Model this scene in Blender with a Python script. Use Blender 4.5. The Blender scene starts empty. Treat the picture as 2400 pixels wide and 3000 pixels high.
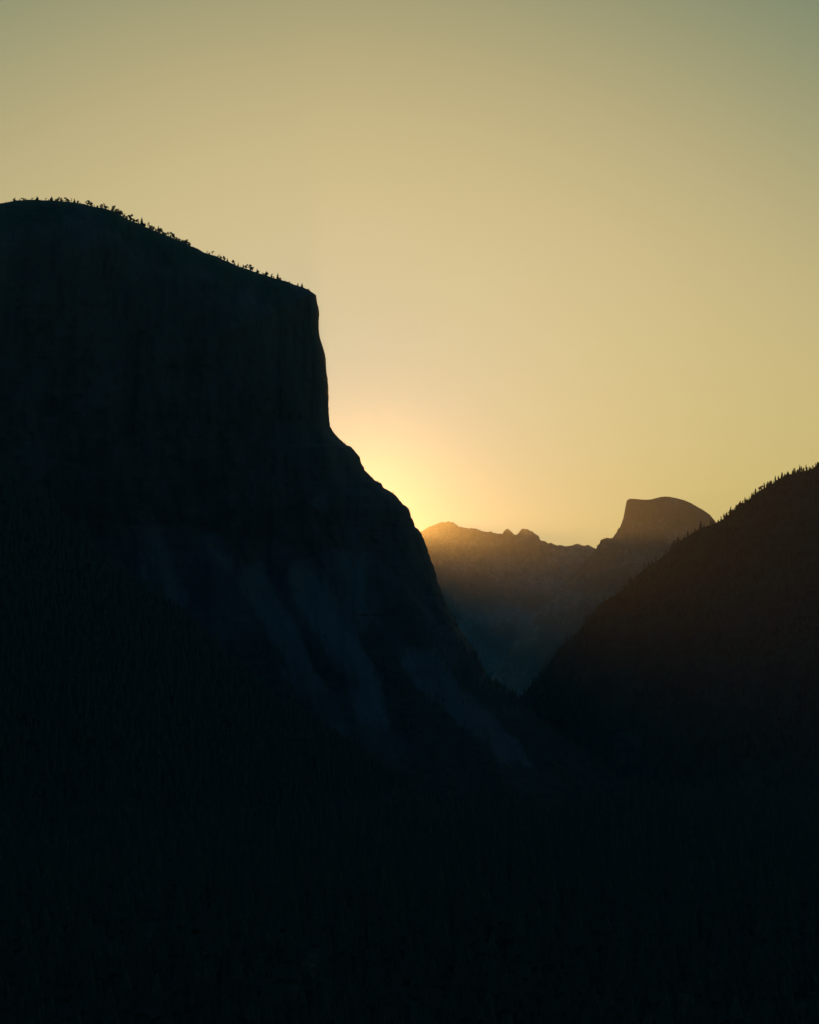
import bpy, math, random
import numpy as np
from mathutils import Vector

C = bpy.context.scene.collection
SC = bpy.context.scene
R = math.radians

# ------------------------------------------------------------------ camera
F = 5600.0            # focal length in photo pixels (photo 2400 x 3000)
PITCH = R(5.04)
cam_d = bpy.data.cameras.new("camera")
cam = bpy.data.objects.new("camera", cam_d)
C.objects.link(cam)
cam.location = (0, 0, 0)
cam.rotation_euler = (R(90) + PITCH, 0, 0)
cam_d.sensor_fit = 'VERTICAL'
cam_d.sensor_height = 24.0
cam_d.lens = 24.0 * F / 3000.0
cam_d.clip_start = 0.5
cam_d.clip_end = 90000
SC.camera = cam

# ------------------------------------------------------------------ sky + sun
SUN_EL = R(4.70)
SUN_AZ = R(-2.2)      # from +Y towards +X
w = bpy.data.worlds.new("World")
SC.world = w
w.use_nodes = True
nt = w.node_tree
nt.nodes.clear()
sky = nt.nodes.new('ShaderNodeTexSky')
sky.sky_type = 'NISHITA'
sky.sun_disc = False
sky.sun_elevation = SUN_EL
sky.sun_rotation = SUN_AZ
sky.altitude = 1400
sky.air_density = 1.0
sky.dust_density = 2.0
sky.ozone_density = 1.0
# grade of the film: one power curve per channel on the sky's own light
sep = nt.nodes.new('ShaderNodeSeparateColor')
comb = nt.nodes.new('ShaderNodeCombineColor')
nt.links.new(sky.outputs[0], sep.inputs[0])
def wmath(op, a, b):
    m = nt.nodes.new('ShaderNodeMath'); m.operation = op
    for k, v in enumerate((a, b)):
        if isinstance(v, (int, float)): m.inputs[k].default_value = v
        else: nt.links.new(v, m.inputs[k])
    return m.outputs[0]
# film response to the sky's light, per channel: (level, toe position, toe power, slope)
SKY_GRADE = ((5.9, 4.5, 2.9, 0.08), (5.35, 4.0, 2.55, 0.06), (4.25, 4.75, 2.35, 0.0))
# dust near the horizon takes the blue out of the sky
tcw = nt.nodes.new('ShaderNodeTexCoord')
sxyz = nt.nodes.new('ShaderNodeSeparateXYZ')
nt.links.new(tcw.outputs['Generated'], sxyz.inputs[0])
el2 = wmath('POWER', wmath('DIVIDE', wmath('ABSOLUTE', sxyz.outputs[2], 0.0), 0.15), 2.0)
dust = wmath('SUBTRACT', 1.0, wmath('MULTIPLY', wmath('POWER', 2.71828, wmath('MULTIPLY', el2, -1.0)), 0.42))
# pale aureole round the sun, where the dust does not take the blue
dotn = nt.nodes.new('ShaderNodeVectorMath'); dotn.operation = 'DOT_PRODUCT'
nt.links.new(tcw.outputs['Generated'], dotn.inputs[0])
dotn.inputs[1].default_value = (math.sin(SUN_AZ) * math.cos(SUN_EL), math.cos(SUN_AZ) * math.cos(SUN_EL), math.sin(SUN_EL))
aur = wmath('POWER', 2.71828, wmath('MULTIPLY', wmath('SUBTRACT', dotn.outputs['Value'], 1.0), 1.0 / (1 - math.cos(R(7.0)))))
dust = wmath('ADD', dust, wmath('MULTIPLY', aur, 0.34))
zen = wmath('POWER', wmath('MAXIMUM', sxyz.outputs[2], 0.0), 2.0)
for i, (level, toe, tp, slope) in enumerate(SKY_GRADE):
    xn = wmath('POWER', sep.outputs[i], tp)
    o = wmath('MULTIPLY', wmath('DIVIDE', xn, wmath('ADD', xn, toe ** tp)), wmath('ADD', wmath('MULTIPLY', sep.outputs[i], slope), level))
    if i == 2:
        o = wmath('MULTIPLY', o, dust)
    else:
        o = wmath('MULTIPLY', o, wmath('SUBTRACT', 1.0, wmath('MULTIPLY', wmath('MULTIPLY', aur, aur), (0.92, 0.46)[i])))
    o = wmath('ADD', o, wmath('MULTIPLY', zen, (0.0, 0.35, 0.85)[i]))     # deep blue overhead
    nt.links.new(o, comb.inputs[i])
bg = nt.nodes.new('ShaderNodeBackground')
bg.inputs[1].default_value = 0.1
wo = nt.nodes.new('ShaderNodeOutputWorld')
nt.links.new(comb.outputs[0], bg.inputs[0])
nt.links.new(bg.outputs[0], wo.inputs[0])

sun_d = bpy.data.lights.new("sun", 'SUN')
sun_d.energy = 5.0
sun_d.angle = R(0.53)
sun_d.color = (1.0, 0.24, 0.03)
sun = bpy.data.objects.new("sun", sun_d)
C.objects.link(sun)
sdir = Vector((math.sin(SUN_AZ) * math.cos(SUN_EL), math.cos(SUN_AZ) * math.cos(SUN_EL), math.sin(SUN_EL)))
sun.rotation_euler = sdir.to_track_quat('Z', 'Y').to_euler()
sun.location = (0, 0, 3000)

SC.view_settings.view_transform = 'Standard'
SC.view_settings.look = 'None'
SC.view_settings.exposure = 0.2
SC.view_settings.gamma = 1.0
SC.cycles.volume_bounces = 0
SC.cycles.max_bounces = 4
SC.cycles.diffuse_bounces = 1
SC.cycles.use_denoising = True

# ------------------------------------------------------------------ helpers
def unproj(px, py, Y):
    """photo pixel (2400 x 3000 frame) -> world point at depth Y."""
    cx = (np.asarray(px, float) - 1200.0) / F
    cy = (1500.0 - np.asarray(py, float)) / F
    dy = math.cos(PITCH) - cy * math.sin(PITCH)
    dz = math.sin(PITCH) + cy * math.cos(PITCH)
    s = Y / dy
    return np.stack([cx * s, np.broadcast_to(Y, np.shape(s)) * 1.0, dz * s], -1)

def hash2(ix, iy, seed):
    n = (ix * 374761393 + iy * 668265263 + seed * 1442695041) & 0xffffffff
    n = ((n ^ (n >> 13)) * 1274126177) & 0xffffffff
    return ((n ^ (n >> 16)) & 0xffff) / 65535.0

def vnoise(x, y, seed=0):
    x = np.asarray(x, float); y = np.asarray(y, float)
    xi = np.floor(x).astype(np.int64); yi = np.floor(y).astype(np.int64)
    fx = x - xi; fy = y - yi
    fx = fx * fx * (3 - 2 * fx); fy = fy * fy * (3 - 2 * fy)
    a = hash2(xi, yi, seed); b = hash2(xi + 1, yi, seed)
    c = hash2(xi, yi + 1, seed); d = hash2(xi + 1, yi + 1, seed)
    return (a + (b - a) * fx) * (1 - fy) + (c + (d - c) * fx) * fy - 0.5

def fbm(x, y, seed=0, octv=5, gain=0.5):
    v = 0; a = 1.0
    for o in range(octv):
        v = v + a * vnoise(x * 2 ** o + o * 17.3, y * 2 ** o + o * 9.1, seed + o)
        a *= gain
    return v

def ridged(x, y, seed=0, octv=4):
    v = 0; a = 1.0
    for o in range(octv):
        v = v + a * (0.5 - 2 * np.abs(vnoise(x * 2 ** o + o * 7.7, y * 2 ** o + o * 3.1, seed + o)))
        a *= 0.5
    return v

def sstep(a, b, x):
    t = np.clip((x - a) / (b - a), 0, 1)
    return t * t * (3 - 2 * t)

def mesh_np(name, V, Fq, mat, smooth=True, attr=None):
    V = np.asarray(V, np.float32).reshape(-1, 3)
    Fq = np.asarray(Fq, np.int32)
    k = Fq.shape[1]
    me = bpy.data.meshes.new(name)
    me.vertices.add(len(V)); me.vertices.foreach_set('co', V.ravel())
    me.loops.add(len(Fq) * k); me.loops.foreach_set('vertex_index', Fq.ravel())
    me.polygons.add(len(Fq))
    me.polygons.foreach_set('loop_start', np.arange(0, len(Fq) * k, k, dtype=np.int32))
    me.polygons.foreach_set('loop_total', np.full(len(Fq), k, np.int32))
    if attr is not None:
        for an, av in attr.items():
            at = me.attributes.new(an, 'FLOAT', 'POINT')
            at.data.foreach_set('value', np.asarray(av, np.float32).ravel())
    me.update(calc_edges=True)
    me.validate()
    me.polygons.foreach_set('use_smooth', np.full(len(me.polygons), smooth))
    me.materials.append(mat)
    return me

def grid_faces(nr, nc, close=False):
    r = np.arange(nr - 1)[:, None]; c = np.arange(nc if close else nc - 1)[None, :]
    a = r * nc + c; b = r * nc + (c + 1) % nc
    return np.stack([a, b, b + nc, a + nc], -1).reshape(-1, 4)

def link(name, me, label=None, cat=None, kind=None, group=None, parent=None):
    o = bpy.data.objects.new(name, me); C.objects.link(o)
    if label: o['label'] = label
    if cat: o['category'] = cat
    if kind: o['kind'] = kind
    if group: o['group'] = group
    if parent: o.parent = parent
    return o

def arc_sample(pts, step):
    P = np.array(pts, float)
    d = np.hypot(*np.diff(P, axis=0).T)
    s = np.concatenate([[0], np.cumsum(d)])
    n = int(s[-1] / step) + 1
    t = np.unique(np.concatenate([np.linspace(0, s[-1], n), s]))
    return np.stack([np.interp(t, s, P[:, 0]), np.interp(t, s, P[:, 1])], -1)

# ------------------------------------------------------------------ materials
def new_mat(name):
    m = bpy.data.materials.new(name); m.use_nodes = True
    n = m.node_tree; n.nodes.clear()
    out = n.nodes.new('ShaderNodeOutputMaterial')
    b = n.nodes.new('ShaderNodeBsdfPrincipled')
    b.inputs['Roughness'].default_value = 0.9
    b.inputs['Specular IOR Level'].default_value = 0.15
    n.links.new(b.outputs[0], out.inputs[0])
    return m, n, b

def noise_ramp(n, scale_vec, scale, stops, detail=8, rough=0.6):
    tc = n.nodes.new('ShaderNodeTexCoord')
    mp = n.nodes.new('ShaderNodeMapping'); mp.inputs['Scale'].default_value = scale_vec
    no = n.nodes.new('ShaderNodeTexNoise')
    no.inputs['Scale'].default_value = scale
    no.inputs['Detail'].default_value = detail
    no.inputs['Roughness'].default_value = rough
    n.links.new(tc.outputs['Object'], mp.inputs[0]); n.links.new(mp.outputs[0], no.inputs[0])
    cr = n.nodes.new('ShaderNodeValToRGB')
    e = cr.color_ramp.elements
    e[0].position, e[0].color = stops[0][0], (*stops[0][1], 1)
    e[1].position, e[1].color = stops[-1][0], (*stops[-1][1], 1)
    for p, c in stops[1:-1]:
        x = e.new(p); x.color = (*c, 1)
    n.links.new(no.outputs[0], cr.inputs[0])
    return cr.outputs[0], no.outputs[0]

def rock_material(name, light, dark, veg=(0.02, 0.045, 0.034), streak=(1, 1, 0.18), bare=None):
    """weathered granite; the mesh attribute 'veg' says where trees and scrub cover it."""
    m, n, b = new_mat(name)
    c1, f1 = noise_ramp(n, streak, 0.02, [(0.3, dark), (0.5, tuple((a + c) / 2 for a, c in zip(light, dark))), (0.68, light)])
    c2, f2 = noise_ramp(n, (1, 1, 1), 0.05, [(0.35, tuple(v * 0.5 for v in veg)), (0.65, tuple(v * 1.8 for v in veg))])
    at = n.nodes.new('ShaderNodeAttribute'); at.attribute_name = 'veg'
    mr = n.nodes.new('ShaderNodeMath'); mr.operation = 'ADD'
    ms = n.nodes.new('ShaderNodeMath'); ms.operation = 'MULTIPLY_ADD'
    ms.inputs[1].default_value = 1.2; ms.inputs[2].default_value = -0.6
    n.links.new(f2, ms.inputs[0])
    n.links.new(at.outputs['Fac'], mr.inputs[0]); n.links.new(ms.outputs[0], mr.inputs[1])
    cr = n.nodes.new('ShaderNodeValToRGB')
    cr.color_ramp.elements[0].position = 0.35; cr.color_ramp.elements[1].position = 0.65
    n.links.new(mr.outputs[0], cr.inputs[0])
    if bare:                                        # clean pale slabs and rubble fans, marked by the mesh attribute 'bare'
        ab = n.nodes.new('ShaderNodeAttribute'); ab.attribute_name = 'bare'
        mb = n.nodes.new('ShaderNodeMixRGB'); mb.inputs[2].default_value = (*bare, 1)
        n.links.new(ab.outputs['Fac'], mb.inputs[0]); n.links.new(c1, mb.inputs[1])
        c1 = mb.outputs[0]
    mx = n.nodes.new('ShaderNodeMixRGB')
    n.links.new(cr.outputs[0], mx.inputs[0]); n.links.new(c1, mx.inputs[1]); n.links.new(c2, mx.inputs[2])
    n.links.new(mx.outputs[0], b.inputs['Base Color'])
    bp = n.nodes.new('ShaderNodeBump'); bp.inputs['Distance'].default_value = 6.0
    bp.inputs['Strength'].default_value = 0.6
    n.links.new(f1, bp.inputs['Height']); n.links.new(bp.outputs[0], b.inputs['Normal'])
    return m

def leaf_material(name, lo, hi):
    m, n, b = new_mat(name)
    c, f = noise_ramp(n, (1, 1, 1), 0.9, [(0.35, lo), (0.65, hi)], detail=3)
    n.links.new(c, b.inputs['Base Color'])
    return m

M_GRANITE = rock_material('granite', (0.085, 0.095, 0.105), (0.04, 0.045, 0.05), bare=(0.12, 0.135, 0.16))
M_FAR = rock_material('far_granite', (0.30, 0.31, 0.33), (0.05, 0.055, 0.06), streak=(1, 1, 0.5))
M_SLOPE = rock_material('wooded_slope', (0.09, 0.09, 0.08), (0.04, 0.045, 0.04))
M_GROUND = rock_material('forest_floor', (0.04, 0.045, 0.038), (0.016, 0.022, 0.018), veg=(0.018, 0.04, 0.03))
M_FOREST = leaf_material('conifer_forest', (0.035, 0.072, 0.058), (0.07, 0.125, 0.10))
M_NEEDLE = leaf_material('pine_needles', (0.02, 0.035, 0.018), (0.05, 0.07, 0.035))
M_BARK, _n, _b = new_mat('pine_bark')
_c, _f = noise_ramp(_n, (1, 1, 0.2), 3.0, [(0.35, (0.04, 0.028, 0.02)), (0.65, (0.11, 0.075, 0.05))], detail=4)
_n.links.new(_c, _b.inputs['Base Color'])

FLOOR = -180.0

# ------------------------------------------------------------------ ground
def ground_z(x, y):
    r = np.hypot(x * 0.8, y)
    back = sstep(40, -2300, y)
    z = np.maximum(FLOOR, -1.7 - 0.72 * np.maximum(r - 4, 0))      # steep hillside under the viewpoint
    z = np.where(y < 0, np.maximum(z, -1.7 - 2 * (1 - back) + 1050 * back + 0.08 * np.abs(x) * back - 0.7 * np.maximum(np.abs(x) - 300, 0) * (1 - back)), z)
    z = z + 14 * fbm(x / 500, y / 500, 3) * sstep(30, 500, r)
    return z

gx = np.concatenate([np.linspace(-13000, -1600, 40)[:-1], np.linspace(-1600, 1600, 200), np.linspace(1600, 13000, 40)[1:]])
gy = np.concatenate([np.linspace(-3500, -100, 30)[:-1], np.linspace(-100, 4200, 270), np.linspace(4200, 26000, 70)[1:]])
GX, GY = np.meshgrid(gx, gy)
GZ = ground_z(GX, GY)
veg = np.full(GX.shape, 0.75)
me = mesh_np('ground', np.stack([GX, GY, GZ], -1), grid_faces(len(gy), len(gx)), M_GROUND, attr={'veg': veg})
link('ground', me, 'dark wooded valley floor filling the bottom of the photo', 'ground', 'structure')

# ------------------------------------------------------------------ the great cliff
EDGE = [(140, 586.5), (165, 588), (185, 590), (205, 591.5), (230, 595), (250, 598), (262, 602), (280, 606), (300, 609),
        (320, 614), (334, 620), (345, 624), (358, 633), (370, 640), (385, 647), (400, 652), (420, 661), (435, 668), (460, 678),
        (485, 688), (510, 698), (530, 707), (548, 713), (560, 721), (575, 726), (585, 732), (600, 740), (620, 746),
        (636, 751), (650, 759), (670, 767), (685, 774), (700, 781), (715, 785), (735, 791), (750, 797), (765, 802),
        (785, 808), (800, 814), (820, 819), (840, 824), (860, 832), (875, 838), (890, 843), (905, 848), (915, 856),
        (926, 864), (928, 875), (930, 888), (933, 900), (936, 922), (934.5, 940), (934, 955), (936, 980), (941, 1000),
        (949, 1024), (955, 1050), (956, 1070), (956.5, 1090), (960, 1108), (962, 1130), (962.5, 1160), (963, 1200),
        (965, 1230), (968, 1248), (975, 1262), (990, 1280), (1005, 1294), (1014, 1302), (1030, 1310), (1040, 1318),
        (1052, 1336), (1056, 1352), (1067, 1370), (1070, 1378), (1084, 1393), (1092, 1399), (1100, 1408), (1115, 1415),
        (1123, 1427), (1145, 1440), (1155, 1447), (1165, 1458), (1180, 1475), (1197, 1488), (1200, 1496), (1204, 1505),
        (1204, 1515), (1212, 1530), (1216, 1544), (1228, 1552), (1232, 1560), (1240, 1575), (1249, 1600), (1262, 1637),
        (1275, 1677), (1285, 1708), (1294, 1735), (1298, 1752), (1313, 1773), (1325, 1798), (1336, 1820), (1350, 1846),
        (1365, 1868), (1378, 1885), (1395, 1912), (1410, 1945), (1418, 1960), (1425, 1982), (1440, 1993), (1462, 2003),
        (1485, 2018), (1505, 2033), (1525, 2052), (1560, 2085), (1610, 2130), (1670, 2175), (1740, 2225), (1830, 2290), (1900, 2340), (1970, 2420), (2030, 2520)]
LEFT = [(140, 586.5), (110, 587), (90, 588), (75, 589.5), (60, 591), (45, 594), (30, 597.5), (15, 599.5), (0, 604),
        (-60, 615), (-150, 640), (-300, 700), (-450, 800), (-520, 1000), (-560, 1600), (-600, 2340), (-620, 2520)]
D_CLIFF = 3600.0

def skyline_y(px):
    E = np.array(LEFT[::-1][:-1] + EDGE)
    return np.interp(px, E[:, 0], E[:, 1])

def cliff_rows():
    E = arc_sample(EDGE, 4.0)
    # fine ragged rock edge: small notches
    n = fbm(E[:, 1] / 9.0, E[:, 0] / 9.0, 31, 3)
    E[:, 0] += np.where(E[:, 1] > 866, 1.3 * n, 0) + 2.6 * n * sstep(1250, 1320, E[:, 1])
    E[:, 1] += 1.8 * fbm(E[:, 0] / 7.0, 0.5 + 0 * E[:, 0], 33, 3) * sstep(230, 300, E[:, 0]) * (E[:, 0] < 924)
    E[:, 1] = np.maximum.accumulate(E[:, 1] + np.arange(len(E)) * 1e-3)
    return E

E = cliff_rows()
Lp = np.array(LEFT)
NF, NB, NR = 330, 26, 30
rows = []; vegs = []; bares = []
POLY_DARK = []       # filled below in photo space: (centre line, half width) of bare talus fans
FANS = [  # pale bare rock slabs and talus fans: polyline in photo px and width
    ([(660, 1600), (760, 1760), (860, 1930), (940, 2060), (1040, 2170), (1130, 2250)], 60),
    ([(900, 1700), (1000, 1850), (1050, 1980), (1080, 2100), (1130, 2250)], 80),
    ([(1250, 1950), (1330, 2040), (1400, 2110), (1450, 2200), (1510, 2270), (1600, 2320)], 55),
    ([(410, 1520), (450, 1640), (490, 1760)], 50),
    ([(950, 1480), (1030, 1650), (1060, 1800)], 60),
]
def seg_dist(px, py, line):
    px, py = px + 45 * fbm(px / 150, py / 220, 301, 6, 0.62), py + 40 * fbm(px / 120, py / 120, 302, 4)
    best = np.full(np.shape(px), 1e9)
    for (x0, y0), (x1, y1) in zip(line[:-1], line[1:]):
        dx, dy = x1 - x0, y1 - y0
        t = np.clip(((px - x0) * dx + (py - y0) * dy) / (dx * dx + dy * dy), 0, 1)
        best = np.minimum(best, np.hypot(px - x0 - t * dx, py - y0 - t * dy))
    return best

def cliff_front_depth(PX, PY, RX):
    dh = np.maximum(RX - PX, 0)
    dv = np.maximum(PY - skyline_y(PX), 0)
    e = np.minimum(dh, dv * 1.3 + 1)
    Y = D_CLIFF - 230 * (1 - np.exp(-e / 110.0)) - 60 * (1 - np.exp(-e / 14.0))
    Y -= 170 * sstep(1000, -400, PX)                                  # the wall swings a little towards us on the left
    talus = np.maximum(PY - 1560 - 0.12 * (PX - 600), 0)
    Y -= 0.55 * talus * 0.64 + 0.0011 * talus ** 2
    # vertical corners and flutes, then big leaning slabs, then grain
    am = sstep(0, 60, e)
    Y += am * 34 * ridged(PX / 170.0, PY / 1500.0, 5, 4)
    Y += am * 36 * fbm(PX / 260.0 + PY / 700.0, PY / 420.0, 8, 5)
    Y += am * 60 * ridged((PX - 0.55 * PY) / 330.0, PY / 900.0, 12, 3) * sstep(1350, 1750, PY)
    Y += am * 9 * fbm(PX / 22.0, PY / 46.0, 15, 5, 0.6)
    Y += am * 16 * ridged(PX / 60.0 + PY / 900.0, PY / 300.0, 17, 3) * (PY < 1800)
    Y -= am * 5 * np.abs(fbm(PX / 300.0, PY / 55.0, 19, 4))
    return Y

for ex, ey in E:
    lx = float(np.interp(ey, Lp[:, 1], Lp[:, 0]))
    u = np.linspace(0, 1, NF)
    u = 1 - (1 - u) ** 1.35
    PX = lx + (ex - lx) * u
    PY = np.full(NF, ey)
    Yf = cliff_front_depth(PX, PY, ex)
    P = unproj(PX, PY, Yf)
    P[:, 2] -= 90 * sstep(2340, 2500, ey)          # the foot sinks under the valley floor
    z = P[-1, 2]
    # back contour, world space: runs away from the edge and to the left
    big = min(1.0, ((ey - 586.0) / 120.0) ** 0.7) if ey > 586 else 0.0
    Lb = 30 + 2300 * big
    t = (np.arange(1, NB + 1) / NB) ** 1.5
    bx = P[-1, 0] - 0.42 * Lb * t + 55 * big * fbm(t * 9, z / 300 + 0 * t, 21, 4) * sstep(0.02, 0.3, t) - 30 * sstep(0, .05, t) * big
    by = P[-1, 1] + Lb * t
    bz = np.full(NB, z) - 0.03 * Lb * t
    Bk = np.stack([bx, by, bz], -1)
    q = np.arange(1, NR) / NR
    lx0 = min(P[0, 0] - 300 * big, bx[-1] - 20)
    rx = bx[-1] + (lx0 - bx[-1]) * np.minimum(q * 1.6, 1)
    ry = by[-1] + (P[0, 1] - by[-1]) * np.clip((q - 0.45) / 0.55, 0, 1)
    rx = np.where(q > 0.8, lx0 + (P[0, 0] - lx0) * (q - 0.8) / 0.2, rx)
    Rr = np.stack([rx, ry, bz[-1] + (z - bz[-1]) * q], -1)
    rows.append(np.concatenate([P, Bk, Rr]))
    # vegetation
    f = np.zeros(NF)
    for line, wd in FANS:
        f = np.maximum(f, 1 - sstep(wd * 0.45, wd * 1.0, seg_dist(PX, PY, line)))
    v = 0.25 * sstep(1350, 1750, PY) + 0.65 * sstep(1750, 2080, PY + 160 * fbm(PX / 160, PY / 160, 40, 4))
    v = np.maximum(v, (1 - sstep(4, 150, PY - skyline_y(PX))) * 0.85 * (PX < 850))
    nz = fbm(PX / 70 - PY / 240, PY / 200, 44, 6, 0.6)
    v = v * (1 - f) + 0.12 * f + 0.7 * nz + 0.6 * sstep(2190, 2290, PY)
    bares.append(np.concatenate([np.clip(f * (0.7 - 1.3 * nz) * (1 - 0.4 * sstep(1200, 1300, PX)), 0, 1), np.zeros(NB + NR - 1)]))
    vegs.append(np.concatenate([v, np.full(NB + NR - 1, 0.45)]))
V = np.array(rows)
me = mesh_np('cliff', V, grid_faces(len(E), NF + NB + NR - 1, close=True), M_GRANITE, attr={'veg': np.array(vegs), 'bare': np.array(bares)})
link('cliff', me, 'towering sheer granite cliff in silhouette filling the left half of the photo', 'cliff', 'structure')
CLIFF_V = V

# ------------------------------------------------------------------ generic mountain mass
def mountain(name, sky_pts, D, mat, profile, back_slope, zbase, label, cat, seed, spur=1.0, rag=0.0, vegf=None,
             spurs=320.0, step=5.0, nrow=110, swing=0.0):
    """Skyline traced at depth D; the near side falls along `profile` [(drop m, run m)...], the far side along back_slope."""
    S = arc_sample(sky_pts, step)
    S[:, 0] += np.arange(len(S)) * 1e-4
    if rag:
        S[:, 1] += rag * (fbm(S[:, 0] / 6.0, S[:, 1] / 40.0, seed, 3))
    T = unproj(S[:, 0], S[:, 1], D + swing * (S[:, 0] - 1200))
    pr = np.array(profile, float)
    n = len(S)
    x0, y0, z0 = T[:, 0], T[:, 1], T[:, 2]
    t = (np.arange(nrow) / (nrow - 1)) ** 1.4
    out = []
    for k in t[::-1]:                    # front, from the bottom up to the ridge
        drop = k * np.maximum(z0 - zbase, 1)
        run = np.interp(drop, pr[:, 0], pr[:, 1])
        am = sstep(0, 0.12, k)
        yy = y0 - run
        g = ridged(x0 / spurs + 0.0008 * drop, drop / 1400.0, seed + 1, 4) * 0.9 + 0.6 * fbm(x0 / 150.0, drop / 160.0, seed + 7, 5)
        yy = yy - spur * am * 150 * g * min(1, k * 2.2)
        zz = z0 - drop + am * spur * 9 * fbm(x0 / 60.0, yy / 60.0, seed + 9, 4) * (k < 0.97)
        out.append(np.stack([x0, yy, zz], -1))
    nb = 36
    for k in (np.arange(1, nb + 1) / nb) ** 1.3:
        drop = k * np.maximum(z0 - zbase, 1) + 2 * k
        yy = y0 + drop / back_slope + spur * 60 * k * fbm(x0 / 300.0, drop / 300.0, seed + 4, 4)
        out.append(np.stack([x0, yy, z0 - drop], -1))
    V = np.array(out)
    fr = np.concatenate([t[::-1], np.full(nb, 0.5)])[:, None] + 0 * x0[None, :]
    if vegf is None:
        vg = 0.55 + 0.5 * fbm(V[..., 0] / 260, V[..., 2] / 160, seed + 3, 4)
    else:
        vg = vegf(V, fr)
    me = mesh_np(name, V, grid_faces(len(V), n), mat, attr={'veg': vg})
    o = link(name, me, label, cat, 'structure')
    return o, V, nrow

# the far ridge (golden in the haze)
FAR = [(300, 2090), (420, 1900), (560, 1700), (700, 1612), (850, 1590), (980, 1576), (1060, 1569), (1120, 1567), (1170, 1567),
       (1205, 1563), (1222, 1559), (1235, 1556), (1250, 1547), (1268, 1540), (1285, 1533), (1300, 1529), (1315, 1528), (1325, 1530), (1338, 1537),
       (1345, 1543), (1360, 1546), (1375, 1549), (1390, 1548), (1400, 1551), (1412, 1556), (1425, 1557), (1440, 1558),
       (1450, 1562), (1460, 1564), (1473, 1562.5), (1476, 1556), (1482, 1550.5), (1488, 1549.5), (1494, 1553), (1499, 1560),
       (1505, 1564.5), (1513, 1567), (1522, 1558), (1528, 1550.5), (1535, 1548), (1545, 1549.5), (1558, 1556), (1572, 1565),
       (1579, 1571), (1581.5, 1579), (1587, 1584), (1597, 1586), (1605, 1591), (1618, 1591), (1625, 1597), (1640, 1597.5),
       (1655, 1600), (1670, 1599), (1680, 1595.5), (1695, 1594.5), (1710, 1597), (1725, 1598), (1735, 1603), (1747, 1609),
       (1800, 1625), (1900, 1640), (2050, 1650), (2250, 1700), (2450, 1800), (2650, 1960), (2800, 2095)]
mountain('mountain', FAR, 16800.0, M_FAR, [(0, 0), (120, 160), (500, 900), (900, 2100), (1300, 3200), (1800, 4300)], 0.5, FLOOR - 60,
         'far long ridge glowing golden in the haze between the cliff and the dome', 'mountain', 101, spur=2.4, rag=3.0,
         spurs=900.0, step=3.0)

# the split dome
DOME = [(1330, 2095), (1420, 2010), (1480, 1930), (1530, 1850), (1580, 1790), (1620, 1740), (1660, 1700), (1700, 1660), (1730, 1630), (1747, 1608), (1750, 1598), (1757, 1592), (1760, 1582), (1770, 1578), (1780, 1575),
        (1785, 1577), (1795, 1576), (1800, 1568), (1806, 1561), (1811, 1549), (1816, 1546), (1820, 1536), (1826, 1520),
        (1830, 1500), (1834, 1478), (1836, 1468), (1840, 1463.5), (1848, 1461), (1865, 1462), (1885, 1464), (1905, 1463.5),
        (1920, 1460), (1935, 1456), (1950, 1454.5), (1965, 1456), (1985, 1460), (2005, 1465.5), (2025, 1474), (2040, 1483),
        (2060, 1494), (2080, 1508), (2088, 1518), (2096, 1527), (2110, 1545), (2150, 1600), (2250, 1680), (2400, 1760), (2600, 1900), (2800, 2095)]
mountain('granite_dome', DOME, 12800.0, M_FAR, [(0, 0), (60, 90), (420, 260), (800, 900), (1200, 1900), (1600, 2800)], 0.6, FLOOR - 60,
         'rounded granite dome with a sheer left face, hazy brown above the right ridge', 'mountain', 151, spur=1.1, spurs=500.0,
         step=3.0)

# wooded ridge on the right
RIDGE = [(1380, 2190), (1450, 2120), (1500, 2068), (1530, 2036), (1550, 2016), (1575, 1990), (1600, 1960), (1620, 1925), (1640, 1897), (1660, 1881), (1680, 1866),
         (1700, 1847), (1715, 1831), (1725, 1810), (1740, 1792), (1760, 1768), (1775, 1758), (1800, 1745), (1825, 1728),
         (1840, 1713), (1860, 1693), (1880, 1675), (1900, 1658), (1925, 1643), (1945, 1628), (1965, 1611), (1990, 1588),
         (2010, 1573), (2030, 1561), (2050, 1549), (2075, 1540), (2090, 1535), (2100, 1531), (2110, 1526), (2130, 1511),
         (2150, 1496), (2170, 1480), (2185, 1470), (2200, 1459), (2215, 1446), (2230, 1435), (2250, 1424), (2270, 1413), (2290, 1401),
         (2310, 1392), (2340, 1384), (2370, 1377), (2400, 1368), (2450, 1350), (2550, 1320), (2700, 1290), (2900, 1270), (3200, 1300),
         (3500, 1450), (3800, 1800), (4000, 2230)]
D_RIDGE = 3500.0
def ridge_veg(V, fr):
    return 0.95 + 0.6 * fbm(V[..., 0] / 200, V[..., 2] / 120, 204, 4)
RO, RV, RN = mountain('wooded_ridge', RIDGE, D_RIDGE, M_SLOPE, [(0, 0), (150, 150), (400, 520), (700, 1150), (1000, 1700)], 0.7, FLOOR - 60,
         'dark conifer covered ridge falling from the right edge of the photo', 'ridge', 201, spur=1.0, spurs=420.0,
         vegf=ridge_veg, rag=1.5)

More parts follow.
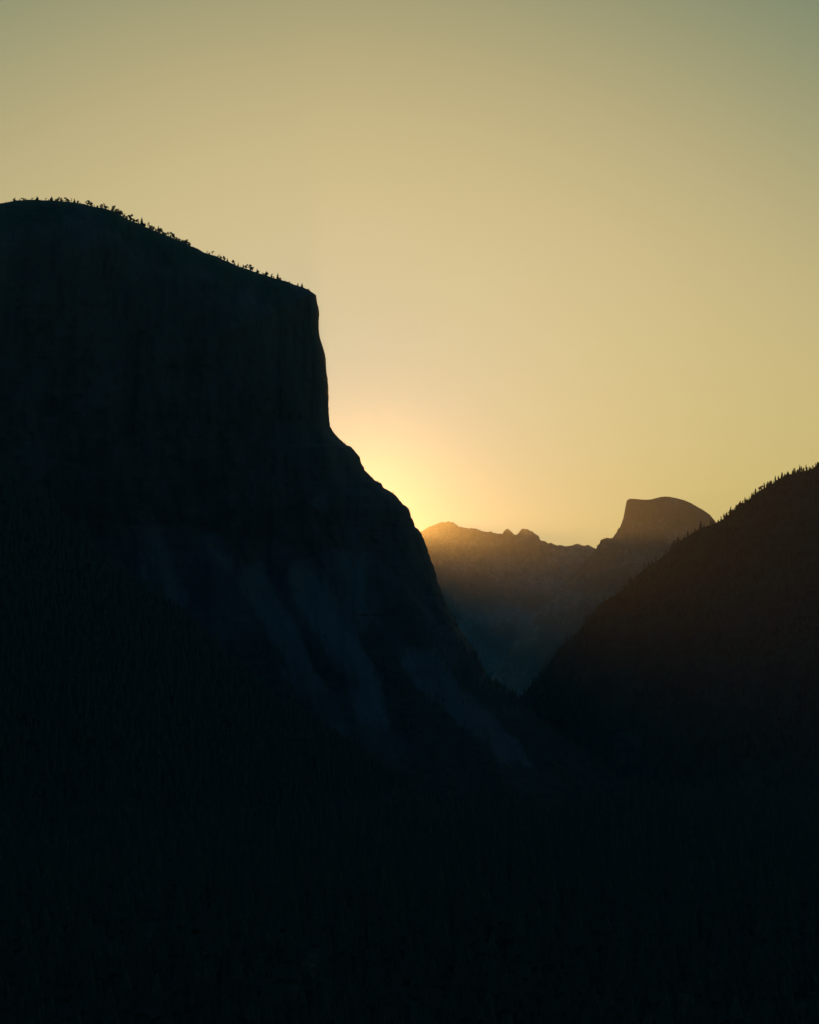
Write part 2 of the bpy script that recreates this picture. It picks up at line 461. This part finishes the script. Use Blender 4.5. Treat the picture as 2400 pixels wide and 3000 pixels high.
# near talus shoulder under the cliff (lower left, black)
SHO = [(-900, 900), (-600, 1020), (-300, 1180), (-100, 1300), (0, 1375), (90, 1440), (170, 1500), (250, 1590), (330, 1660), (410, 1712), (480, 1758), (560, 1830),
       (640, 1905), (730, 1990), (830, 2075), (920, 2125), (1000, 2168), (1080, 2215), (1150, 2262), (1260, 2330), (1400, 2400), (1500, 2440)]
SO, SV, SN = mountain('wooded_hill', SHO, 2650.0, M_SLOPE, [(0, 0), (100, 170), (300, 520), (500, 900), (700, 1500)], 0.75, FLOOR - 60,
         'black wooded slope falling to the right in front of the cliff foot', 'hill', 251, spur=0.7, spurs=260.0,
         vegf=ridge_veg, rag=5.0)

# ------------------------------------------------------------------ forests (nobody could count them)
rng = np.random.default_rng(7)
def conifer_template(k=6, tiers=3):
    V = []; Fc = []
    for i in range(tiers):
        z0 = 0.12 + 0.28 * i; z1 = z0 + 0.44 if i < tiers - 1 else 1.0
        r = 0.20 * (1 - 0.27 * i)
        b = len(V)
        for j in range(k):
            a = 2 * math.pi * (j + 0.5 * i) / k
            rr = r * (1.0 if j % 2 else 0.62)
            V.append((rr * math.cos(a), rr * math.sin(a), z0 - (0.05 if j % 2 else 0)))
        V.append((0, 0, z1))
        for j in range(k):
            Fc.append((b + j, b + (j + 1) % k, b + k))
    return np.array(V), np.array(Fc)
TV, TF = conifer_template()

def forest(name, P, H, mat, label):
    n = len(P)
    a = rng.uniform(0, 2 * math.pi, n); ca, sa = np.cos(a), np.sin(a)
    wd = rng.uniform(0.75, 1.35, n)
    X = TV[None, :, 0] * ca[:, None] - TV[None, :, 1] * sa[:, None]
    Yy = TV[None, :, 0] * sa[:, None] + TV[None, :, 1] * ca[:, None]
    jit = rng.uniform(0.8, 1.2, (n, len(TV)))
    V = np.stack([X * jit * (H * wd)[:, None] + P[:, None, 0], Yy * jit * (H * wd)[:, None] + P[:, None, 1],
                  TV[None, :, 2] * H[:, None] + P[:, None, 2]], -1)
    Fc = TF[None] + (np.arange(n) * len(TV))[:, None, None]
    me = mesh_np(name, V, Fc.reshape(-1, 3), mat, smooth=False)
    return link(name, me, label, 'forest', 'stuff')

def sample_grid(V, n, keep):
    """random points on a grid surface, area weighted"""
    A = V[:-1, :-1]; B = V[:-1, 1:]; Cc = V[1:, :-1]
    e1 = B - A; e2 = Cc - A
    nn = np.cross(e1, e2); ar = np.abs(nn[..., 2]) + 0.8 * np.linalg.norm(nn, axis=-1)
    ok = keep(A)
    wgt = (ar * ok).ravel(); wgt /= wgt.sum()
    idx = rng.choice(len(wgt), n, p=wgt)
    r, c = np.unravel_index(idx, ar.shape)
    u, v = rng.random(n)[:, None], rng.random(n)[:, None]
    return A[r, c] + e1[r, c] * u + e2[r, c] * v

# right ridge: trees all over the near side
P = sample_grid(RV[:RN + 4], 16000, lambda A: (A[..., 0] < 1500) & (A[..., 2] > FLOOR - 5))
dens = fbm(P[:, 0] / 130, P[:, 2] / 90, 61, 4)
P = P[dens > -0.35]
forest('forest', P - [0, 0, 1.0], rng.uniform(8, 17, len(P)), M_FOREST, 'dense dark conifers clothing the slope of the right ridge')
# near hill, lower left
P = sample_grid(SV[:SN + 3], 20000, lambda A: (A[..., 0] > -1300) & (A[..., 2] > FLOOR - 5))
dens = fbm(P[:, 0] / 130, P[:, 1] / 130, 63, 4)
P = P[dens > -0.75]
forest('forest', P - [0, 0, 1.0], rng.uniform(9, 22, len(P)), M_FOREST, 'black conifer forest on the lower left slope before the cliff')
# valley floor
n = 30000
yy = np.sqrt(rng.uniform(420 ** 2, 4300 ** 2, n)); xx = rng.uniform(-0.30, 0.30, n) * yy
keep = fbm(xx / 300, yy / 300, 64, 4) > -2
xx, yy = xx[keep], yy[keep]
P = np.stack([xx, yy, ground_z(xx, yy) - 1], -1)
forest('forest', P, 10 + 28 * rng.random(len(P)) ** 1.3, M_FOREST, 'dark conifer forest across the valley floor at the bottom')
# scrub forest on the cliff's talus
P = sample_grid(CLIFF_V[:, :NF], 15000, lambda A: (A[..., 2] < 330) & (A[..., 0] > -900) & (A[..., 2] > FLOOR - 5))
# keep off the bare fans
s = P[:, 1] / (math.cos(PITCH) + 0 * P[:, 1])
def project(P):
    yc = P[:, 1] * math.cos(PITCH) + P[:, 2] * math.sin(PITCH)
    zc = -P[:, 1] * math.sin(PITCH) + P[:, 2] * math.cos(PITCH)
    return 1200 + F * P[:, 0] / yc, 1500 - F * zc / yc
qx, qy = project(P)
f = np.zeros(len(P))
for line, wd in FANS:
    f = np.maximum(f, 0.85 * (1 - sstep(wd * 0.2, wd * 1.3, seg_dist(qx, qy, line))))
pr = np.clip(sstep(1600, 2080, qy + 120 * fbm(qx / 160, qy / 160, 40, 4)) * (1 - f * 1.1), 0, 1)
P = P[rng.random(len(P)) < pr]
# stay a step inside the rock silhouette
forest('forest', P - [0, 0, 1.5], rng.uniform(5, 13, len(P)), M_FOREST, 'dark scrubby trees on the talus at the foot of the cliff')

# ------------------------------------------------------------------ single trees on the skylines
def needle_clump(V, Fc, c, r, n, rnd, flat=0.6):
    for _ in range(int(n * 1.6)):
        d = Vector((rnd.gauss(0, 1), rnd.gauss(0, 1), rnd.gauss(0, 1))).normalized() * (r * rnd.random() ** 0.45)
        p = Vector((c[0] + d.x, c[1] + d.y, c[2] + d.z * flat))
        s = r * rnd.uniform(0.45, 0.8)
        b = len(V)
        for _k in range(3):
            V.append(tuple(p + Vector((rnd.uniform(-1, 1), rnd.uniform(-1, 1), rnd.uniform(-0.7, 0.7))) * s))
        Fc.append((b, b + 1, b + 2))

def limb(V, Fc, a, b, ra, rb, k=6):
    a = Vector(a); b = Vector(b); d = (b - a).normalized()
    u = d.orthogonal().normalized(); v = d.cross(u)
    s = len(V)
    for c, r in ((a, ra), (b, rb)):
        for j in range(k):
            t = 2 * math.pi * j / k
            V.append(tuple(c + (u * math.cos(t) + v * math.sin(t)) * r))
    for j in range(k):
        j2 = (j + 1) % k
        Fc.append((s + j, s + j2, s + k + j2)); Fc.append((s + j, s + k + j2, s + k + j))

def tree_meshes(kind, seed):
    """unit tree: height 1, crown width about 1 (scaled per tree)"""
    rnd = random.Random(seed)
    TVv, TFf, CV, CF = [], [], [], []
    lean = rnd.uniform(-0.04, 0.04)
    if kind == 'conifer':
        limb(TVv, TFf, (0, 0, -0.15), (lean, 0, 0.97), 0.05, 0.008)
        for i in range(17):
            z = 0.14 + 0.83 * i / 16
            rr = 0.46 * (1 - z) ** 0.8 * rnd.uniform(0.7, 1.1) + 0.03
            for j in range(5):
                a = rnd.uniform(0, 6.28)
                needle_clump(CV, CF, (lean * z + rr * 0.6 * math.cos(a), rr * 0.6 * math.sin(a), z), rr * 0.55 + 0.02, 5, rnd, 0.35)
    elif kind == 'spire':
        limb(TVv, TFf, (0, 0, -0.15), (lean, 0, 0.98), 0.07, 0.012)
        for i in range(15):
            z = 0.1 + 0.86 * i / 14
            rr = 0.36 * (1 - z) ** 0.55 * rnd.uniform(0.6, 1.2) + 0.05
            for j in range(4):
                a = rnd.uniform(0, 6.28)
                needle_clump(CV, CF, (lean * z + rr * 0.5 * math.cos(a), rr * 0.5 * math.sin(a), z), rr * 0.6, 5, rnd, 0.3)
    elif kind == 'broad':
        limb(TVv, TFf, (0, 0, -0.2), (lean, 0, 0.75), 0.07, 0.03)
        for i in range(9):
            a = i * 2.4; z = rnd.uniform(0.22, 0.85); rr = rnd.uniform(0.08, 0.34)
            tip = (rr * math.cos(a), rr * math.sin(a), z)
            limb(TVv, TFf, (lean * .5, 0, z * 0.6), tip, 0.02, 0.008, 4)
            needle_clump(CV, CF, tip, rnd.uniform(0.13, 0.22), 26, rnd, 0.8)
    elif kind == 'round':
        limb(TVv, TFf, (0, 0, -0.2), (lean, 0, 0.7), 0.10, 0.05)
        for i in range(8):
            a = i * 2.4; z = rnd.uniform(0.38, 0.86); rr = rnd.uniform(0.05, 0.3)
            tip = (rr * math.cos(a), rr * math.sin(a), z)
            limb(TVv, TFf, (0, 0, 0.45), tip, 0.018, 0.006, 4)
            needle_clump(CV, CF, tip, rnd.uniform(0.14, 0.22), 24, rnd, 0.8)
    elif kind == 'wispy':
        limb(TVv, TFf, (0, 0, -0.15), (0.12, 0, 0.5), 0.08, 0.05)
        limb(TVv, TFf, (0.12, 0, 0.5), (0.3, 0, 0.85), 0.05, 0.02)
        for i in range(6):
            a = rnd.uniform(0, 6.28); z = rnd.uniform(0.3, 0.92); rr = rnd.uniform(0.15, 0.45)
            tip = (0.2 * z + rr * math.cos(a), rr * math.sin(a), z)
            limb(TVv, TFf, (0.2 * z, 0, z * 0.7), tip, 0.02, 0.006, 4)
            needle_clump(CV, CF, tip, rnd.uniform(0.10, 0.17), 12, rnd, 0.7)
    elif kind == 'umbrella':
        limb(TVv, TFf, (0, 0, -0.15), (-0.08, 0, 0.6), 0.09, 0.06)
        limb(TVv, TFf, (-0.08, 0, 0.6), (0.4, 0, 0.55), 0.03, 0.012)
        for i in range(9):
            a = i * 0.75 - 3; tip = (-0.42 + 0.1 * i, rnd.uniform(-0.2, 0.2), 0.78 + 0.1 * math.sin(i * 1.3) - 0.035 * max(0, i - 4) ** 1.6)
            limb(TVv, TFf, (-0.08, 0, 0.5), tip, 0.02, 0.006, 4)
            needle_clump(CV, CF, tip, rnd.uniform(0.1, 0.15), 16, rnd, 0.7)
    elif kind == 'shrub':
        for i in range(4):
            a = i * 1.7; limb(TVv, TFf, (0, 0, -0.25), (0.25 * math.cos(a), 0.25 * math.sin(a), 0.6), 0.03, 0.01, 4)
        for i in range(9):
            a = i * 2.4; rr = rnd.uniform(0, 0.35)
            needle_clump(CV, CF, (rr * math.cos(a), rr * math.sin(a), rnd.uniform(0.2, 0.75)), 0.2, 16, rnd, 0.9)
    elif kind == 'snag':
        limb(TVv, TFf, (0, 0, -0.15), (0.05, 0, 1.0), 0.10, 0.03)
        for i in range(6):
            z = rnd.uniform(0.3, 0.85); a = rnd.uniform(0, 6.28)
            tip = (0.4 * math.cos(a), 0.4 * math.sin(a), z + 0.1)
            limb(TVv, TFf, (0, 0, z), tip, 0.04, 0.01, 4)
            needle_clump(CV, CF, tip, 0.1, 4, rnd, 0.6)
    crown = mesh_np('crown', CV, CF, M_NEEDLE, smooth=False)
    trunk = mesh_np('trunk', TVv, TFf, M_BARK, smooth=True)
    return trunk, crown

PROTO = {}
def proto(kind, k):
    key = (kind, k)
    if key not in PROTO:
        PROTO[key] = tree_meshes(kind, hash(kind) % 1 + k * 13 + sum(map(ord, kind)))
    return PROTO[key]

LOOK = {'conifer': ('conifer', 'pointed bushy conifer'), 'spire': ('conifer', 'narrow pointed conifer'), 'broad': ('pine_tree', 'broad dense pine'),
        'round': ('pine_tree', 'round headed pine on bare trunk'), 'wispy': ('pine_tree', 'thin wispy pine'),
        'umbrella': ('pine_tree', 'flat topped leaning pine'), 'shrub': ('shrub', 'low dark shrub'), 'snag': ('dead_tree', 'thin bare snag')}
ORD = ['', 'first', 'second', 'third', 'fourth', 'fifth', 'sixth', 'seventh', 'eighth', 'ninth', 'tenth', 'eleventh', 'twelfth',
       'thirteenth', 'fourteenth', 'fifteenth', 'sixteenth', 'seventeenth', 'eighteenth', 'nineteenth', 'twentieth',
       'twenty-first', 'twenty-second', 'twenty-third', 'twenty-fourth', 'twenty-fifth', 'twenty-sixth', 'twenty-seventh',
       'twenty-eighth', 'twenty-ninth', 'thirtieth', 'thirty-first', 'thirty-second', 'thirty-third', 'thirty-fourth', 'thirty-fifth',
       'thirty-sixth', 'thirty-seventh', 'thirty-eighth', 'thirty-ninth', 'fortieth']

def plant(kind, px, py_ground, h_px, w_px, depth, label, group, k, flip=1):
    base = unproj(px, py_ground, depth)
    m_per_px = depth / F
    w_px *= 1.18; h_px = h_px * 1.08
    name, look = LOOK[kind]
    root = bpy.data.objects.new(name, None); C.objects.link(root)
    root.empty_display_size = 1
    root.location = tuple(base)
    cat = {'conifer': 'tree', 'pine_tree': 'tree', 'shrub': 'shrub', 'dead_tree': 'tree'}[name]
    root['label'] = label; root['category'] = cat; root['group'] = group
    tr, cr = proto(kind, k % 3)
    for nm, me in (('trunk', tr), ('crown', cr)):
        o = bpy.data.objects.new(nm, me); C.objects.link(o); o.parent = root
        o.scale = (w_px * m_per_px * flip, w_px * m_per_px, h_px * m_per_px)
        if kind not in ('wispy', 'umbrella'):
            o.rotation_euler = (0, 0, (k * 1.3) % 6.28)
    return root

# (kind, x, height, width) in photo pixels, standing on the cliff's skyline
SUMMIT = [('shrub', 3, 4, 9, 1), ('wispy', 17, 8, 9, 1), ('snag', 26, 9, 4, 1), ('conifer', 32, 8, 6, 1), ('shrub', 38, 4, 7, 1), ('round', 43, 15, 12, 1),
          ('conifer', 57, 9, 7, 1), ('umbrella', 71, 10, 17, 1), ('wispy', 92, 10, 9, 1), ('conifer', 109, 12, 12, 1),
          ('snag', 119, 4, 3, 1), ('wispy', 133, 8, 6, 1), ('shrub', 143, 3, 5, 1), ('conifer', 152, 12, 9, 1), ('shrub', 163, 5, 8, 1), ('broad', 171, 12, 9, 1),
          ('broad', 179, 11, 9, 1), ('broad', 195, 13, 15, 1), ('wispy', 209, 13, 7, 1), ('conifer', 218, 11, 8, 1),
          ('conifer', 227, 6, 5, 1), ('shrub', 235, 3, 5, 1)]
UPPER = [('broad', 258, 16, 12, 1), ('broad', 268, 13, 10, 1), ('wispy', 277, 6, 6, -1), ('shrub', 286, 6, 7, 1), ('umbrella', 300, 13, 13, -1), ('broad', 309, 11, 11, 1),
         ('wispy', 318, 11, 7, -1), ('round', 332, 17, 14, 1), ('broad', 346, 13, 17, 1), ('broad', 354, 14, 12, 1), ('wispy', 364, 12, 11, 1), ('shrub', 372, 8, 9, 1),
         ('broad', 382, 20, 14, 1), ('shrub', 392, 10, 12, 1), ('broad', 401, 12, 13, 1), ('conifer', 415, 21, 11, 1), ('shrub', 423, 9, 11, 1), ('wispy', 433, 19, 8, 1),
         ('broad', 442, 13, 12, 1), ('round', 450, 12, 10, 1), ('shrub', 458, 7, 10, 1), ('spire', 464, 17, 8, 1), ('broad', 470, 16, 13, 1), ('shrub', 482, 7, 8, 1),
         ('wispy', 494, 13, 12, 1), ('broad', 505, 17, 12, 1), ('shrub', 517, 7, 14, 1), ('shrub', 526, 8, 8, 1), ('wispy', 536, 7, 7, 1), ('broad', 545, 11, 13, 1),
         ('shrub', 556, 7, 8, 1)]
LOWER = [('wispy', 607, 8, 7, 1), ('shrub', 613, 6, 6, 1), ('wispy', 621, 13, 10, 1), ('shrub', 639, 6, 6, 1), ('wispy', 646, 13, 8, -1), ('broad', 657, 13, 11, 1), ('wispy', 665, 10, 8, 1),
         ('round', 683, 13, 10, 1), ('conifer', 698, 11, 5, 1), ('snag', 705, 5, 4, 1), ('broad', 722, 14, 11, -1), ('broad', 734, 18, 13, 1),
         ('broad', 740, 12, 7, 1), ('conifer', 754, 11, 9, 1), ('shrub', 771, 5, 8, 1), ('broad', 782, 12, 12, 1), ('wispy', 795, 12, 7, 1), ('shrub', 802, 5, 5, 1),
         ('conifer', 814, 17, 9, 1), ('shrub', 821, 6, 8, 1), ('snag', 835, 4, 4, 1), ('shrub', 848, 4, 5, 1), ('conifer', 873, 9, 5, 1),
         ('conifer', 885, 12, 7, 1), ('shrub', 905, 3, 4, 1)]
_r = random.Random(5)
for _lst, _a, _b, _n in ((UPPER, 345, 560, 20), (UPPER, 290, 345, 4), (SUMMIT, 140, 240, 6), (LOWER, 640, 830, 9)):
    for _i in range(_n):                                     # low growth between the taller trees
        _x = _a + (_b - _a) * (_i + _r.uniform(0.2, 0.8)) / _n
        _k = _r.choice(('shrub', 'shrub', 'broad', 'conifer'))
        _lst.append((_k, round(_x, 1), _r.uniform(5, 9), _r.uniform(7, 12) if _k != 'conifer' else 6, 1))
    _lst.sort(key=lambda t: t[1])
def section(lst, where, group, count_from_right=False):
    n = len(lst)
    for i, (kind, x, h, wd, fl) in enumerate(lst):
        q = i + 1
        left = q <= (n + 1) // 2
        o = ORD[q] if left else ORD[n - q + 1]
        side = 'left' if left else 'right'
        look = LOOK[kind][1]
        lab = f'{look}, {o} from {side} {where}' if not (o == 'first') else f'{look}, {side}most {where}'
        y = float(skyline_y(x))
        plant(kind, x, y + 2.4, h + 2.4, wd * (1.25 if lst is UPPER and kind in ('broad', 'shrub') else 1.0), D_CLIFF + 6, lab, group, i, fl)
section(SUMMIT, "on the cliff's rounded summit", 'trees along the cliff skyline')
section(UPPER, "on the slope below the summit", 'trees along the cliff skyline')
section(LOWER, "on the skyline before the brow", 'trees along the cliff skyline')
NOSE = [('wispy', 1013, 1302, 7, 6, "tiny wispy pine clinging to the cliff edge just below the vertical wall"),
        ('shrub', 1024, 1308, 4, 5, "tiny shrub on the cliff edge beside the tiny wispy pine"),
        ('shrub', 1109, 1412, 5, 5, "small shrub halfway down the slanting cliff edge"),
        ('wispy', 1154, 1447, 8, 7, "small glowing pine on the slanting cliff edge above the overhang"),
        ('shrub', 1199, 1493, 4, 6, "low shrub on the jutting overhang of the cliff edge")]
for i, (kd, x, y, h, wd, lab) in enumerate(NOSE):
    plant(kd, x - 1.5, y + 1, h, wd, D_CLIFF + 2, lab, 'plants on the slanting cliff edge', i, 1)

# right ridge skyline conifers: (kind, x, top y, width)
RT = [('spire', 2104, 1524, 6), ('spire', 2113, 1513, 7), ('spire', 2121, 1505, 8), ('spire', 2129, 1500, 9), ('conifer', 2141, 1491, 14), ('spire', 2149, 1496, 8),
      ('spire', 2158, 1478, 10), ('conifer', 2169, 1468, 13), ('shrub', 2176, 1474, 9), ('spire', 2183, 1456, 7), ('spire', 2190, 1461, 8), ('snag', 2196, 1451, 5),
      ('spire', 2201, 1456, 7), ('spire', 2208, 1446, 7), ('spire', 2215, 1440, 8), ('spire', 2223, 1440, 7), ('broad', 2229, 1422, 14), ('spire', 2240, 1428, 7),
      ('spire', 2247, 1415, 9), ('spire', 2255, 1412, 6), ('spire', 2261, 1408, 8), ('snag', 2272, 1401, 5), ('spire', 2276, 1406, 7), ('spire', 2281, 1397, 9),
      ('spire', 2287, 1401, 8), ('spire', 2292, 1384, 9), ('conifer', 2300, 1388, 13), ('conifer', 2309, 1382, 13), ('spire', 2316, 1389, 8), ('spire', 2323, 1378, 9),
      ('snag', 2328, 1371, 5), ('conifer', 2338, 1375, 13), ('spire', 2348, 1366, 10), ('spire', 2355, 1369, 8), ('spire', 2364, 1368, 9), ('spire', 2371, 1367, 7),
      ('spire', 2376, 1368, 6), ('spire', 2382, 1362, 8), ('shrub', 2389, 1373, 9), ('conifer', 2396, 1353, 12)]
Rp = np.array(RIDGE)
n = len(RT)
for i, (kd, x, top, wd) in enumerate(RT):
    gyy = float(np.interp(x, Rp[:, 0], Rp[:, 1])) + 3
    q = i + 1
    left = q <= n // 2
    o = ORD[q] if left else ORD[n - q + 1]
    side = 'left' if left else 'right'
    look = LOOK[kd][1]
    lab = f"{look} on the right ridge's crest, " + (f'{side}most of the row' if o == 'first' else f'{o} from {side}')
    plant(kd, x, gyy, gyy - top, wd, D_RIDGE - 2, lab, 'trees along the right ridge crest', i + 1, 1)

# ------------------------------------------------------------------ haze
bx0, bx1, by0, by1, bz0, bz1 = -16000, 16000, -4200, 27500, FLOOR - 260, 1620
Vh = [(x, y, z) for z in (bz0, bz1) for y in (by0, by1) for x in (bx0, bx1)]
Fh = [(0, 2, 3, 1), (4, 5, 7, 6), (0, 1, 5, 4), (2, 6, 7, 3), (0, 4, 6, 2), (1, 3, 7, 5)]
mh = bpy.data.materials.new('haze'); mh.use_nodes = True
n_ = mh.node_tree; n_.nodes.clear()
oh = n_.nodes.new('ShaderNodeOutputMaterial')
def vol(color, dens, aniso):
    v = n_.nodes.new('ShaderNodeVolumePrincipled')
    v.inputs['Color'].default_value = (*color, 1)
    v.inputs['Density'].default_value = dens
    v.inputs['Anisotropy'].default_value = aniso
    return v
HAZE_FWD = ((0.95, 0.9, 0.8), 0.26e-5, 0.935)
HAZE_ISO = ((0.30, 0.65, 1.0), 2.6e-5, 0.0)
v1 = vol(*HAZE_FWD); v2 = vol(*HAZE_ISO)
ad = n_.nodes.new('ShaderNodeAddShader')
n_.links.new(v1.outputs[0], ad.inputs[0]); n_.links.new(v2.outputs[0], ad.inputs[1])
n_.links.new(ad.outputs[0], oh.inputs['Volume'])
mesh_h = mesh_np('haze', Vh, Fh, mh, smooth=False)
link('haze', mesh_h, 'thin sunlit morning haze filling the valley', 'haze', 'stuff')
